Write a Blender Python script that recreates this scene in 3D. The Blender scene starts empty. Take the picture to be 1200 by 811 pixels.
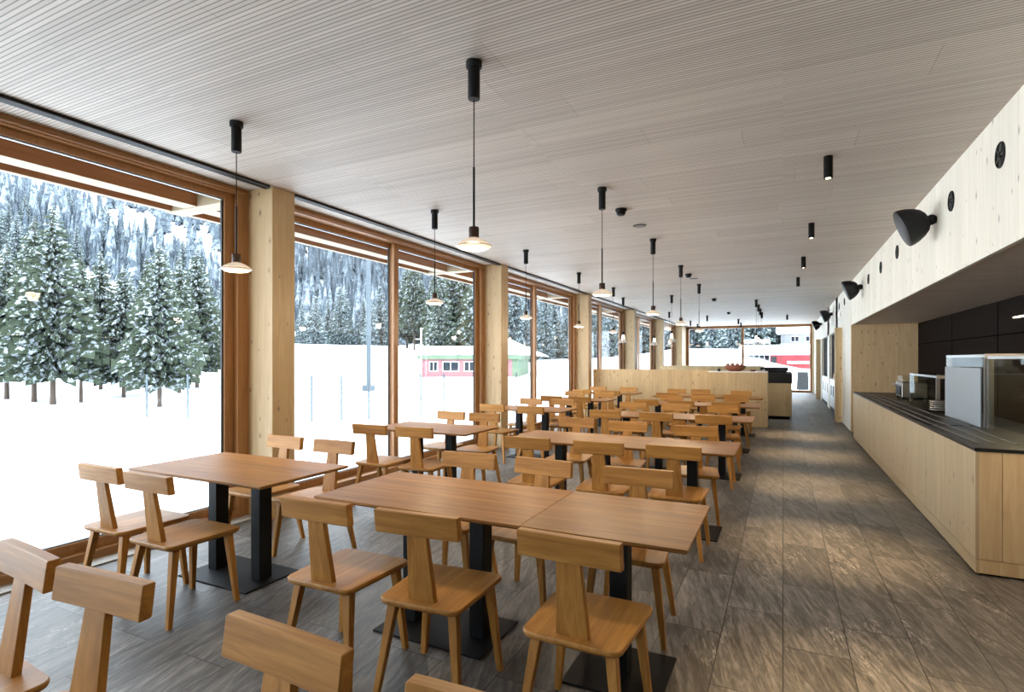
import bpy, bmesh, math, random
from mathutils import Vector, Matrix, noise
R = math.radians
rng = random.Random(7)
sc = bpy.context.scene
COL = sc.collection
H = 3.125                      # ceiling height
EYE = 1.5
TH = R(26.1)
CT, ST = math.cos(TH), math.sin(TH)
FP = 648.0

# ------------------------------------------------------------------ nodes
class NT:
    def __init__(s, name):
        s.m = bpy.data.materials.new(name); s.m.use_nodes = True
        s.t = s.m.node_tree; s.t.nodes.clear()
        s.out = s.n('ShaderNodeOutputMaterial')
    def n(s, typ, **kw):
        x = s.t.nodes.new(typ)
        for k, v in kw.items(): setattr(x, k, v)
        return x
    def l(s, a, b): s.t.links.new(a, b)
    def val(s, x, sock):
        if isinstance(x, (int, float)): sock.default_value = x
        else: s.l(x, sock)
    def math(s, op, a, b=0.0, c=None):
        x = s.n('ShaderNodeMath', operation=op)
        s.val(a, x.inputs[0]); s.val(b, x.inputs[1])
        if c is not None: s.val(c, x.inputs[2])
        return x.outputs[0]
    def obj(s): return s.n('ShaderNodeTexCoord').outputs['Object']
    def sep(s, v):
        x = s.n('ShaderNodeSeparateXYZ'); s.l(v, x.inputs[0]); return x.outputs
    def comb(s, a, b, c):
        x = s.n('ShaderNodeCombineXYZ')
        for i, v in enumerate((a, b, c)): s.val(v, x.inputs[i])
        return x.outputs[0]
    def mapping(s, v, scale=(1, 1, 1), loc=(0, 0, 0), rot=(0, 0, 0)):
        x = s.n('ShaderNodeMapping'); s.l(v, x.inputs['Vector'])
        x.inputs['Scale'].default_value = scale
        x.inputs['Location'].default_value = loc; x.inputs['Rotation'].default_value = rot
        return x.outputs[0]
    def noise(s, v, scale=5, detail=4, rough=.55, dist=0):
        x = s.n('ShaderNodeTexNoise'); s.l(v, x.inputs['Vector'])
        x.inputs['Scale'].default_value = scale; x.inputs['Detail'].default_value = detail
        x.inputs['Roughness'].default_value = rough; x.inputs['Distortion'].default_value = dist
        return x.outputs['Fac']
    def ramp(s, f, stops, interp='LINEAR'):
        x = s.n('ShaderNodeValToRGB'); s.l(f, x.inputs[0]); cr = x.color_ramp
        cr.interpolation = interp
        while len(cr.elements) < len(stops): cr.elements.new(.5)
        for e, (p, c) in zip(cr.elements, stops):
            e.position = p; e.color = (c, c, c, 1) if isinstance(c, (int, float)) else (*c, 1)
        return x.outputs[0]
    def mix(s, f, a, b, blend='MIX'):
        x = s.n('ShaderNodeMix', data_type='RGBA', blend_type=blend)
        s.val(f, x.inputs[0])
        for v, i in ((a, 6), (b, 7)):
            if isinstance(v, tuple): x.inputs[i].default_value = (*v, 1)
            else: s.l(v, x.inputs[i])
        return x.outputs[2]
    def bsdf(s, col, rough=.5, metal=0, spec=.5, bump=None, bstr=.2, bdist=.01, emit=None, estr=0):
        b = s.n('ShaderNodeBsdfPrincipled')
        if isinstance(col, tuple): b.inputs['Base Color'].default_value = (*col, 1)
        else: s.l(col, b.inputs['Base Color'])
        s.val(rough, b.inputs['Roughness']); b.inputs['Metallic'].default_value = metal
        b.inputs['Specular IOR Level'].default_value = spec
        if emit:
            b.inputs['Emission Color'].default_value = (*emit, 1); b.inputs['Emission Strength'].default_value = estr
        if bump is not None:
            k = s.n('ShaderNodeBump'); k.inputs['Strength'].default_value = bstr; k.inputs['Distance'].default_value = bdist
            s.l(bump, k.inputs['Height']); s.l(k.outputs[0], b.inputs['Normal'])
        s.l(b.outputs[0], s.out.inputs[0]); return b

def plain(name, col, rough=.5, metal=0, spec=.5, var=.06, emit=None, estr=0):
    t = NT(name)
    f = t.noise(t.obj(), 14, 3)
    c = t.mix(f, tuple(v*(1-var) for v in col), tuple(min(1, v*(1+var)) for v in col))
    t.bsdf(c, rough, metal, spec, emit=emit, estr=estr)
    return t.m

def wood(name, light, dark, grain='Z', board=None, bw=.12, knots=0, rough=.45, spec=.4, var=.12, seam=.25, fine=1.0, rand=.12):
    """procedural solid wood: streaks along the grain, boards of slightly different tone, optional knots"""
    t = NT(name); o = t.obj(); s = dict(zip('XYZ', t.sep(o)))
    info = t.n('ShaderNodeObjectInfo').outputs['Random']
    off = t.comb(t.math('MULTIPLY', info, 37.1), t.math('MULTIPLY', info, 17.3), t.math('MULTIPLY', info, 91.7))
    add = t.n('ShaderNodeVectorMath', operation='ADD'); t.l(o, add.inputs[0]); t.l(off, add.inputs[1])
    sc_ = {'X': (1.6, 26, 26), 'Y': (26, 1.6, 26), 'Z': (26, 26, 1.6)}[grain]
    v = t.mapping(add.outputs[0], tuple(a*fine for a in sc_))
    g1 = t.noise(v, 1.0, 6, .62, .6)
    g2 = t.noise(t.mapping(add.outputs[0], tuple(a*fine*4 for a in sc_)), 1.0, 3, .6)
    f = t.math('ADD', t.math('MULTIPLY', g1, .75), t.math('MULTIPLY', g2, .25))
    mid = tuple((a+b)/2 for a, b in zip(light, dark))
    c = t.ramp(f, [(.32, dark), (.5, mid), (.66, light)])
    if board:
        k = t.math('DIVIDE', s[board], bw)
        wn = t.n('ShaderNodeTexWhiteNoise', noise_dimensions='1D'); t.l(t.math('FLOOR', t.math('ADD', k, .5)), wn.inputs['W'])
        bv = t.math('ADD', 1-var, t.math('MULTIPLY', wn.outputs['Value'], 2*var))
        c = t.mix(1.0, c, t.comb(bv, bv, bv), 'MULTIPLY')
        fr = t.math('FRACT', t.math('ADD', k, .5)); e = t.math('MINIMUM', fr, t.math('SUBTRACT', 1.0, fr))
        ln = t.math('LESS_THAN', e, .004/bw*.35)
        c = t.mix(t.math('MULTIPLY', ln, seam), c, tuple(v*.3 for v in dark))
    if rand:
        rv = t.math('ADD', 1-rand, t.math('MULTIPLY', info, 2*rand))
        c = t.mix(1.0, c, t.comb(rv, rv, rv), 'MULTIPLY')
    if knots:
        ks = {'X': (2.2, 7, 7), 'Y': (7, 2.2, 7), 'Z': (7, 7, 2.2)}[grain]
        vo = t.n('ShaderNodeTexVoronoi'); vo.inputs['Scale'].default_value = 1; vo.inputs['Randomness'].default_value = 1
        ax = t.sep(add.outputs[0])
        p2 = t.comb(t.math('MULTIPLY', t.math('ADD', ax[0], ax[2 if grain == 'Y' else 1]), 8.5), t.math('MULTIPLY', ax[1 if grain == 'Y' else 2], 4.4), 0)
        vo.voronoi_dimensions = '2D'
        jit = t.n('ShaderNodeVectorMath', operation='ADD'); t.l(p2, jit.inputs[0])
        nn = t.n('ShaderNodeTexNoise'); nn.inputs['Scale'].default_value = 9; t.l(o, nn.inputs['Vector'])
        sm = t.n('ShaderNodeVectorMath', operation='SCALE'); t.l(nn.outputs['Color'], sm.inputs[0]); sm.inputs['Scale'].default_value = .12
        t.l(sm.outputs[0], jit.inputs[1]); t.l(jit.outputs[0], vo.inputs['Vector'])
        r_ = t.sep(vo.outputs['Color'])[0]
        keep = t.math('GREATER_THAN', r_, 1-knots)
        kd = t.ramp(t.math('DIVIDE', vo.outputs['Distance'], t.math('ADD', .35, t.math('MULTIPLY', t.sep(vo.outputs['Color'])[1], .9))), [(.035, 1.0), (.075, .8), (.10, .3), (.20, 0.0)])
        c = t.mix(t.math('MULTIPLY', t.math('MULTIPLY', kd, keep), .85), c, tuple(v*.38 for v in dark))
    t.bsdf(c, rough, 0, spec, bump=g2, bstr=.05, bdist=.002)
    return t.m

OAK_L, OAK_D = (.48, .232, .056), (.255, .106, .021)
M = {}
M['oak_x'] = wood('oak_grain_across', OAK_L, OAK_D, 'X', rough=.45, spec=.25)
M['oak_y'] = wood('oak_grain_deep', OAK_L, OAK_D, 'Y', 'X', .09, rough=.42, var=.07, seam=.0, spec=.3)
M['oak_z'] = wood('oak_grain_upright', OAK_L, OAK_D, 'Z', rough=.45, spec=.25)
M['table'] = wood('oak_table_top', (.37, .178, .056), (.205, .088, .024), 'X', 'Y', .105, rough=.40, var=.13, seam=.12, rand=.06, spec=.14)
SPL, SPD = (.54, .40, .225), (.42, .29, .145)
M['spruce'] = wood('spruce_oiled_upright', SPL, SPD, 'Z', 'X', .14, knots=.34, rough=.55, var=.06, rand=.04)
M['spruce_y'] = wood('spruce_panel_upright', (.48, .375, .24), (.375, .28, .165), 'Z', 'Y', .16, knots=.26, rough=.5, var=.05, rand=.03)
M['spruce_h'] = wood('spruce_panel_level', (.46, .355, .22), (.36, .27, .155), 'Y', knots=.15, rough=.5, rand=.03)
M['spruce_col'] = wood('spruce_column_wood', (.50, .365, .205), (.40, .275, .14), 'Z', 'X', .4, knots=.34, rough=.5, var=.02, rand=.05)
M['spruce_white'] = wood('spruce_whitewashed', (.85, .80, .69), (.74, .69, .58), 'Z', 'Y', .17, knots=.26, rough=.55, var=.05, rand=.02)
M['larch'] = wood('larch_window_wood', (.37, .185, .072), (.25, .115, .040), 'Z', rough=.4, rand=.05)
M['larch_y'] = wood('larch_window_wood_level', (.37, .185, .072), (.25, .115, .040), 'Y', rough=.4, rand=.05)
M['larch_x'] = wood('larch_window_wood_cross', (.37, .185, .072), (.25, .115, .040), 'X', rough=.4, rand=.05)
M['beam'] = wood('canopy_beam_wood', (.36, .19, .10), (.27, .13, .062), 'Y', rough=.6, rand=.05)
M['beam_pale'] = wood('canopy_pale_wood_and_light_tint', (.36, .29, .19), (.30, .235, .15), 'X', rough=.6, rand=.05)  # pale wood; under the beams it also carries light off the snow
M['black_steel'] = plain('black_powder_coated_steel', (.006, .0068, .008), .55, 0, .18)
M['black'] = plain('matt_black_metal', (.006, .006, .0065), .55, 0, .2)
M['speaker'] = plain('dark_grey_speaker_plastic', (.009, .0095, .011), .55, 0, .25)
M['bronze'] = plain('brown_bronze_socket', (.06, .032, .02), .4, .5)
M['alu'] = plain('pale_aluminium_profile', (.22, .235, .25), .45, .4)
M['gasket'] = plain('dark_grey_glazing_gasket', (.018, .02, .022), .5, 0, .3)
M['steel'] = plain('brushed_stainless_steel', (.33, .325, .31), .3, 1)
M['steel_dull'] = plain('dull_grey_steel', (.13, .13, .125), .45, .6)
M['darkstone'] = plain('dark_stone_worktop', (.010, .010, .0105), .38, 0, .3, .25)
M['gap'] = plain('shadow_gap', (.0015, .0012, .001), .9, 0, 0)
M['white'] = plain('white_laminate', (.75, .75, .74), .4)
M['dark_panel'] = plain('dark_brown_black_panel', (.012, .0085, .007), .7, 0, .03, .2)
M['anthracite'] = plain('anthracite_laminate', (.011, .0115, .013), .5, 0, .3)
M['clay'] = wood('reddish_wooden_bowl', (.24, .085, .05), (.16, .05, .03), 'X', rough=.5)
M['fruit'] = plain('reddish_fruit_skin', (.26, .10, .06), .45, var=.3)
M['frost'] = plain('frosted_grey_white_panel', (.30, .335, .36), .6, var=.04)
M['red'] = plain('red_plastic', (.5, .02, .03), .4)
M['strip'] = plain('pale_stone_floor_strip', (.34, .33, .31), .5, var=.1)
M['lens'] = plain('lit_lamp_lens', (.9, .8, .6), .4, emit=(1, .78, .5), estr=6)
M['led'] = plain('lit_led_strip', (.9, .8, .6), .4, emit=(1, .8, .55), estr=3)
M['signwhite'] = plain('lit_white_sign', (.9, .9, .9), .4, emit=(.85, 1, .9), estr=.8)

def glassy(name, tint=(1, 1, 1), refl=1.0, rough=0.0):
    t = NT(name)
    tr = t.n('ShaderNodeBsdfTransparent'); tr.inputs[0].default_value = (*tint, 1)
    gl = t.n('ShaderNodeBsdfGlossy'); gl.inputs['Roughness'].default_value = rough
    fr = t.n('ShaderNodeFresnel'); fr.inputs[0].default_value = 1.45
    mx = t.n('ShaderNodeMixShader'); t.l(t.math('MULTIPLY', fr.outputs[0], refl), mx.inputs[0])
    t.l(tr.outputs[0], mx.inputs[1]); t.l(gl.outputs[0], mx.inputs[2]); t.l(mx.outputs[0], t.out.inputs[0])
    return t.m
M['glass'] = glassy('clear_window_glass', (.985, .995, .995), .10)
def m_lampglass():
    t = NT('pale_clear_lamp_glass')
    tr = t.n('ShaderNodeBsdfTransparent'); gl = t.n('ShaderNodeBsdfPrincipled')
    gl.inputs['Base Color'].default_value = (.85, .84, .82, 1); gl.inputs['Roughness'].default_value = .15
    lw = t.n('ShaderNodeLayerWeight'); lw.inputs[0].default_value = .35
    mx = t.n('ShaderNodeMixShader'); t.l(t.math('ADD', .12, t.math('MULTIPLY', lw.outputs['Facing'], .6)), mx.inputs[0])
    t.l(tr.outputs[0], mx.inputs[1]); t.l(gl.outputs[0], mx.inputs[2]); t.l(mx.outputs[0], t.out.inputs[0])
    return t.m
M['lampglass'] = m_lampglass()
M['caseglass'] = glassy('clear_counter_glass', (.88, .91, .90), .08)

def m_shade():
    t = NT('ribbed_opal_lamp_glass')
    z = t.sep(t.obj())[2]
    wv = t.n('ShaderNodeTexWave', wave_type='RINGS', rings_direction='Z'); wv.inputs['Scale'].default_value = 26
    wv.inputs['Distortion'].default_value = .4; t.l(t.obj(), wv.inputs[0])
    c = t.ramp(wv.outputs['Fac'], [(0, (.20, .17, .14)), (1, (.60, .55, .48))])
    b = t.bsdf(c, .15, 0, .6)
    b.inputs['Transmission Weight'].default_value = .25
    t.l(t.ramp(wv.outputs['Fac'], [(0, (.50, .34, .21)), (1, (1.0, .86, .66))]), b.inputs['Emission Color'])
    b.inputs['Emission Strength'].default_value = .07
    return t.m
M['shade'] = m_shade()
M['bulb'] = plain('lit_bulb', (.9, .85, .8), .4, emit=(1, .85, .65), estr=3)

def m_ceiling(name, light, dark):
    t = NT(name); o = t.obj(); x, y, z = t.sep(o)
    P = .0252
    k = t.math('DIVIDE', y, P); fr = t.math('FRACT', k)
    groove = t.ramp(fr, [(0, 1), (.16, 1), (.24, 0), (.92, 0), (1, 1)])
    row = t.math('FLOOR', t.math('DIVIDE', y, P*14))
    wn = t.n('ShaderNodeTexWhiteNoise', noise_dimensions='1D'); t.l(row, wn.inputs['W'])
    xs = t.math('DIVIDE', t.math('ADD', x, t.math('MULTIPLY', wn.outputs['Value'], 2.4)), 2.4)
    pid = t.math('FLOOR', xs)
    w2 = t.n('ShaderNodeTexWhiteNoise', noise_dimensions='2D'); t.l(t.comb(pid, row, 0), w2.inputs['Vector'])
    w3 = t.n('ShaderNodeTexWhiteNoise', noise_dimensions='2D')
    t.l(t.comb(t.math('FLOOR', t.math('DIVIDE', x, 1.7)), t.math('FLOOR', k), 0), w3.inputs['Vector'])
    st = t.noise(t.mapping(o, (.9, 30, 1)), 1, 5, .6, .5)
    f = t.math('ADD', t.math('MULTIPLY', w2.outputs['Value'], .22), t.math('ADD', t.math('MULTIPLY', w3.outputs['Value'], .38), t.math('MULTIPLY', st, .42)))
    c = t.ramp(f, [(.2, dark), (.8, light)])
    ex = t.math('FRACT', xs); jl = t.math('LESS_THAN', ex, .0025)
    c = t.mix(t.math('MULTIPLY', jl, .35), c, tuple(v*.4 for v in dark))
    c = t.mix(t.math('MULTIPLY', groove, .72), c, (.11, .095, .08))
    t.bsdf(c, .6, 0, .3)
    return t.m
M['ceiling'] = m_ceiling('slatted_limed_wood', (.66, .59, .52), (.49, .43, .375))

def m_floor():
    t = NT('grey_veined_stone_tile'); o = t.obj(); x, y, z = t.sep(o)
    br = t.n('ShaderNodeTexBrick'); t.l(t.comb(y, x, 0), br.inputs['Vector'])
    br.offset = .42; br.inputs['Scale'].default_value = 1; br.inputs['Brick Width'].default_value = .9
    br.inputs['Row Height'].default_value = .305; br.inputs['Mortar Size'].default_value = .003
    br.inputs['Mortar Smooth'].default_value = .1
    br.inputs['Color1'].default_value = (0, 0, 0, 1); br.inputs['Color2'].default_value = (1, 1, 1, 1)
    br.inputs['Mortar'].default_value = (.5, .5, .5, 1)
    tone = t.sep(br.outputs['Color'])[0]
    shift = t.comb(t.math('MULTIPLY', tone, 7.3), t.math('MULTIPLY', tone, 3.1), 0)
    ad = t.n('ShaderNodeVectorMath', operation='ADD'); t.l(o, ad.inputs[0]); t.l(shift, ad.inputs[1])
    rot = t.mapping(ad.outputs[0], (1, 1, 1), rot=(0, 0, R(-14)))
    a = t.noise(t.mapping(rot, (20, 2.4, 1)), 1, 7, .68, 1.2)
    b = t.noise(t.mapping(rot, (60, 9, 1)), 1, 5, .7, .6)
    f = t.math('ADD', t.math('MULTIPLY', a, .55), t.math('ADD', t.math('MULTIPLY', b, .35), t.math('MULTIPLY', tone, .09)))
    c = t.ramp(f, [(.35, (.036, .034, .031)), (.47, (.088, .082, .075)), (.60, (.20, .188, .173))])
    v = t.noise(t.mapping(rot, (7, .9, 1), loc=(3.1, 1.7, 0)), 1.5, 6, .6, 2.2)
    vein = t.ramp(v, [(.487, 0), (.4995, 1), (.501, 1), (.513, 0)])
    msk = t.ramp(t.noise(t.mapping(rot, (1.6, .8, 1), loc=(9, 2, 0)), 1.3, 3), [(.5, 0), (.62, 1)])
    c = t.mix(t.math('MULTIPLY', t.math('MULTIPLY', vein, msk), .7), c, (.46, .44, .40))
    c = t.mix(t.math('MULTIPLY', br.outputs['Fac'], .9), c, (.012, .012, .012))
    t.bsdf(c, t.math('ADD', .34, t.math('MULTIPLY', b, .28)), 0, .5, bump=b, bstr=.18, bdist=.004)
    return t.m
M['floor'] = m_floor()
M['soffit_wood'] = wood('limed_soffit_boards', (.66, .55, .44), (.52, .42, .33), 'X', 'Y', .14, rough=.55, var=.05)
M['spruce_return'] = wood('spruce_side_wall', (.68, .50, .29), (.55, .38, .20), 'Z', 'X', .2, knots=.34, rough=.5, var=.05, rand=.03)

def m_snow():
    t = NT('fresh_snow')
    f = t.noise(t.obj(), .35, 6, .6)
    c = t.mix(f, (.80, .83, .87), (.90, .92, .94))
    t.bsdf(c, .8, 0, .2, bump=t.noise(t.obj(), .6, 6, .6), bstr=.5, bdist=.25)
    return t.m
M['snow'] = m_snow()

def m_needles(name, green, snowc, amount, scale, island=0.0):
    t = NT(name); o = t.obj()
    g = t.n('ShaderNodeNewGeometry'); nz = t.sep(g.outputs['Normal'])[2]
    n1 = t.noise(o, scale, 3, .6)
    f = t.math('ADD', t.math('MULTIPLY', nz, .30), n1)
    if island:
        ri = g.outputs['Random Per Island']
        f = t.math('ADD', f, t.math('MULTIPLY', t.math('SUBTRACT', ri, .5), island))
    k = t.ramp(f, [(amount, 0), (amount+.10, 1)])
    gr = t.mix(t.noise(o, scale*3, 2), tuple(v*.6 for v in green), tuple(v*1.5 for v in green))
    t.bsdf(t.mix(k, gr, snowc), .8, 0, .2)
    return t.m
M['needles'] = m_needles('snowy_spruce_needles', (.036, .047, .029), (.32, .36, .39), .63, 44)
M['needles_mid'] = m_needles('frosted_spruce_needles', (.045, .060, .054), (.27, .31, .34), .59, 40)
M['needles_far'] = m_needles('far_haze_tinted_spruce_needles', (.058, .074, .090), (.21, .245, .275), .565, 5, .22)  # bluish distance haze mixed into the needle and snow colours
M['bark'] = plain('spruce_bark', (.085, .06, .045), .9, var=.3)
M['redwall'] = wood('red_painted_boards', (.235, .105, .112), (.20, .085, .09), 'Z', 'X', .2, rough=.7, var=.08, rand=.0)
M['red2'] = wood('bright_red_painted_boards', (.20, .022, .026), (.17, .018, .02), 'Z', 'X', .2, rough=.7, var=.06, rand=.0)
M['greenfascia'] = plain('pale_green_painted_fascia', (.085, .125, .075), .7)
M['greywall'] = wood('weathered_grey_boards', (.27, .28, .28), (.21, .21, .21), 'Z', 'X', .25, rough=.8, rand=0)
M['winglass'] = plain('dark_house_window_glass', (.02, .026, .032), .3, 0, .05)
M['galv'] = plain('galvanised_post', (.065, .085, .10), .5, .2)

# ------------------------------------------------------------------ mesh helpers
class MB:
    def __init__(s): s.bm = bmesh.new()
    def box(s, x0, x1, y0, y1, z0, z1, bev=0, mat=None):
        b = bmesh.new()
        v = [b.verts.new((x, y, z)) for z in (z0, z1) for y in (y0, y1) for x in (x0, x1)]
        for f in ((0, 2, 3, 1), (4, 5, 7, 6), (0, 1, 5, 4), (2, 6, 7, 3), (0, 4, 6, 2), (1, 3, 7, 5)):
            b.faces.new([v[i] for i in f])
        if bev: bmesh.ops.bevel(b, geom=b.edges[:], offset=bev, segments=2, profile=.5, affect='EDGES')
        if mat is not None: bmesh.ops.transform(b, matrix=mat, verts=b.verts)
        s.merge(b); return s
    def merge(s, b):
        me = bpy.data.meshes.new('t'); b.to_mesh(me); b.free(); s.bm.from_mesh(me); bpy.data.meshes.remove(me)
    def lathe(s, prof, n=28, o=(0, 0, 0), mat=None, cap=True):
        b = bmesh.new(); rings = []
        for r, z in prof:
            if r < 1e-6: rings.append([b.verts.new((0, 0, z))])
            else: rings.append([b.verts.new((r*math.cos(2*math.pi*i/n), r*math.sin(2*math.pi*i/n), z)) for i in range(n)])
        for a, c in zip(rings, rings[1:]):
            for i in range(n):
                j = (i+1) % n
                q = [a[i % len(a)], a[j % len(a)], c[j % len(c)], c[i % len(c)]]
                q = list(dict.fromkeys(q))
                if len(q) > 2: b.faces.new(q)
        if cap:
            for rg in (rings[0], rings[-1]):
                if len(rg) > 2: b.faces.new(rg)
        bmesh.ops.recalc_face_normals(b, faces=b.faces)
        T = Matrix.Translation(o)
        if mat is not None: T = T @ mat
        bmesh.ops.transform(b, matrix=T, verts=b.verts)
        s.merge(b); return s
    def hull(s, bot, top):
        """loft between two equal-length rings of points, capped"""
        b = bmesh.new(); A = [b.verts.new(p) for p in bot]; B = [b.verts.new(p) for p in top]; n = len(A)
        for i in range(n): b.faces.new((A[i], A[(i+1) % n], B[(i+1) % n], B[i]))
        b.faces.new(A); b.faces.new(B)
        bmesh.ops.recalc_face_normals(b, faces=b.faces)
        s.merge(b); return s
    def tube(s, pts, r, n=8):
        b = bmesh.new(); rings = []
        for i, p in enumerate(pts):
            p = Vector(p); d = (Vector(pts[min(i+1, len(pts)-1)]) - Vector(pts[max(i-1, 0)])).normalized()
            u = d.orthogonal().normalized(); w = d.cross(u)
            if rings and False: pass
            rings.append([b.verts.new(p + r*(math.cos(2*math.pi*k/n)*u + math.sin(2*math.pi*k/n)*w)) for k in range(n)])
        for a, c in zip(rings, rings[1:]):
            for i in range(n): b.faces.new((a[i], a[(i+1) % n], c[(i+1) % n], c[i]))
        b.faces.new(rings[0]); b.faces.new(rings[-1])
        bmesh.ops.recalc_face_normals(b, faces=b.faces)
        s.merge(b); return s
    def build(s, name, m, parent=None, smooth=False):
        me = bpy.data.meshes.new(name)
        s.bm.to_mesh(me); s.bm.free()
        for mm in (m if isinstance(m, (list, tuple)) else [m]): me.materials.append(M[mm] if isinstance(mm, str) else mm)
        if smooth:
            me.polygons.foreach_set('use_smooth', [True]*len(me.polygons))
            try: me.set_sharp_from_angle(angle=R(38))
            except Exception: pass
        o = bpy.data.objects.new(name, me); COL.objects.link(o)
        if parent: o.parent = parent
        return o
def tag(o, label=None, cat=None, group=None, kind=None):
    if label: o['label'] = label
    if cat: o['category'] = cat
    if group: o['group'] = group
    if kind: o['kind'] = kind
    return o
def empty(name, loc=(0, 0, 0), rz=0, label=None, cat=None, group=None, kind=None):
    o = bpy.data.objects.new(name, None); COL.objects.link(o)
    o.location = loc; o.rotation_euler = (0, 0, rz); o.empty_display_size = .1
    return tag(o, label, cat, group, kind)
KIDS = {}
def copy_tree(o, parent=None):
    c = o.copy(); COL.objects.link(c); c.parent = parent
    for ch in list(o.children): copy_tree(ch, c)
    return c
def struct(name, mb, m, label=None, cat=None, smooth=False):
    o = mb.build(name, m, None, smooth); return tag(o, label, cat, None, 'structure')

# ------------------------------------------------------------------ room shell
XW = -4.62        # inner plane of the window frames
XC = -4.295       # room face of the columns
XR = 1.277        # right wall
YN, YF = -12.0, 28.5
struct('floor', MB().box(XW-.35, 4.0, YN-.3, YF+.3, -.12, 0), 'floor', 'grey veined stone tile floor of the dining hall', 'floor')
struct('ceiling', MB().box(XW-.12, 4.0, YN-.3, YF+.3, H, H+.25), 'ceiling', 'slatted limed wood ceiling over the whole hall', 'ceiling')
struct('wall_back', MB().box(XW-.2, 4.0, YN-.3, YN, 0, H), 'spruce', 'spruce wall behind the camera', 'wall')
struct('trim_1', MB().box(XW, XW+.15, YN, 13.3, 0, .012), 'strip', 'pale stone strip in the floor along the windows', 'floor strip')

COLY = [3.665+4.69*k for k in range(-3, 6)]
CW = .265
cn = ['third behind the camera', 'second behind the camera', 'first behind the camera', 'between the first and second window bays', 'between the second and third window bays', 'at the left end of the low wooden partition',
      'third beyond the partition end counting from the far window', 'second from the far glazed wall', 'last before the far glazed wall']
for i, y in enumerate(COLY):
    struct('column', MB().box(XW-.2, XC, y, y+CW, 0, H, .004), 'spruce_col', 'square spruce column ' + cn[i], 'column')

def window_bay(n, y0, y1, label):
    """timber lift-and-slide window between two columns: outer frame, two sashes, two panes"""
    w = empty('window_%d' % n, (XW, y0, 0), 0, label, 'window', None, 'structure')
    L = y1-y0; zt = H
    f = MB()                                                             # frame, local: x outward negative
    f.box(-.16, 0, 0, .115, 0, zt); f.box(-.16, 0, L-.115, L, 0, zt)
    f.box(-.16, 0, .115, L-.115, zt-.064, zt)
    f.build('frame_jambs', 'larch', w)
    MB().box(-.16, 0, .115, L-.115, 0, .075, .006).build('frame_sill', 'larch_y', w)
    MB().box(-.012, .018, .05, L-.05, zt-.052, zt-.030, .01).build('frame_ledge', 'larch_y', w)
    mid = L/2-.12
    s = MB()
    for a, b, xo in ((.115, mid+.06, -.14), (mid-.06, L-.115, -.06)):
        s.box(xo-.05, xo, a, a+.095, .075, zt-.064, .004); s.box(xo-.05, xo, b-.095, b, .075, zt-.064, .004)
        s.box(xo-.05, xo, a+.095, b-.095, zt-.121, zt-.064, .004); s.box(xo-.05, xo, a+.095, b-.095, .075, .15, .004)
    s.build('sashes', 'larch', w)
    g = MB()
    for a, b, xo in ((.21, mid-.035, -.14), (mid+.035, L-.21, -.06)):
        g.box(xo-.04, xo-.02, b-.014, b, .15, zt-.121); g.box(xo-.04, xo-.02, a, a+.012, .15, zt-.121)
    g.build('glazing_gasket', 'gasket', w)
    al = MB()
    for a, b, xo in ((.21, mid-.035, -.14), (mid+.035, L-.21, -.06)):
        al.box(xo-.045, xo-.015, a, b, zt-.133, zt-.121); al.box(xo-.045, xo-.015, a, b, .15, .160)
    al.build('aluminium_bead', 'alu', w)
    for a, b, xo in ((.21, mid-.035, -.14), (mid+.035, L-.21, -.06)):
        MB().box(xo-.034, xo-.026, a, b, .15, zt-.121).build('glass_pane', 'glass', w)
    t = MB().box(XC-.06, XC+.005, y0, y1-.03, H-.028, H)
    t = tag(t.build('trim_%d' % (n+1), 'black'), 'black curtain rail under the ceiling above window bay %d' % n, 'curtain rail', None, 'structure')
    MB().box(XC+.005, XC+.008, y0, y1-.03, H-.027, H-.022).build('rail_lip', 'alu', t)
    return w
wl = ['first large timber window, nearest the camera', 'second timber window, mast and red house outside it', 'third timber window, end of the red house outside it',
      'first timber window behind the low partition', 'second timber window behind the low partition', 'last timber window on the left side']
for i in range(6):
    window_bay(i+1, COLY[i+2]+CW, COLY[i+3], wl[i])
for i in range(2):
    window_bay(8+i, COLY[i]+CW, COLY[i+1], ('timber window second behind the camera', 'timber window just behind the camera')[1-i])
struct('wall_left', MB().box(XW-.2, XC-.02, COLY[-1]+CW, YF, 0, H).box(XW-.2, XC-.05, YN, COLY[0], 0, H), 'spruce_col', 'spruce wall piece at the far end of the window side', 'wall')

# far glazed wall
w = empty('window_7', (0, YF, 0), 0, 'wide far end window of the hall with two big panes', 'window', None, 'structure')
FXL, FXR, FXM = -4.30, 1.10, -1.72
f = MB()
f.box(FXL-.14, FXL+.12, -.02, .12, 0, H); f.box(FXR, FXR+.10, -.02, .12, 0, H); f.box(FXM-.05, FXM+.06, -.02, .12, 0, H-.1)
f.build('frame_jambs', 'larch', w)
MB().box(FXL, FXR, -.02, .12, H-.12, H).box(FXL, FXR, -.02, .12, 0, .10).build('frame_rails', 'larch_x', w)
MB().box(FXL+.12, FXM-.05, .04, .05, .10, H-.12).build('glass_pane', 'glass', w)
MB().box(FXM+.06, FXR, .04, .05, .10, H-.12).build('glass_pane', 'glass', w)
struct('wall_far', MB().box(FXR+.1, 4.0, YF, YF+.2, 0, H).box(XW-.2, FXL-.14, YF, YF+.2, 0, H), 'spruce_white', 'narrow pale wall strip beside the far window', 'wall')

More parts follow.
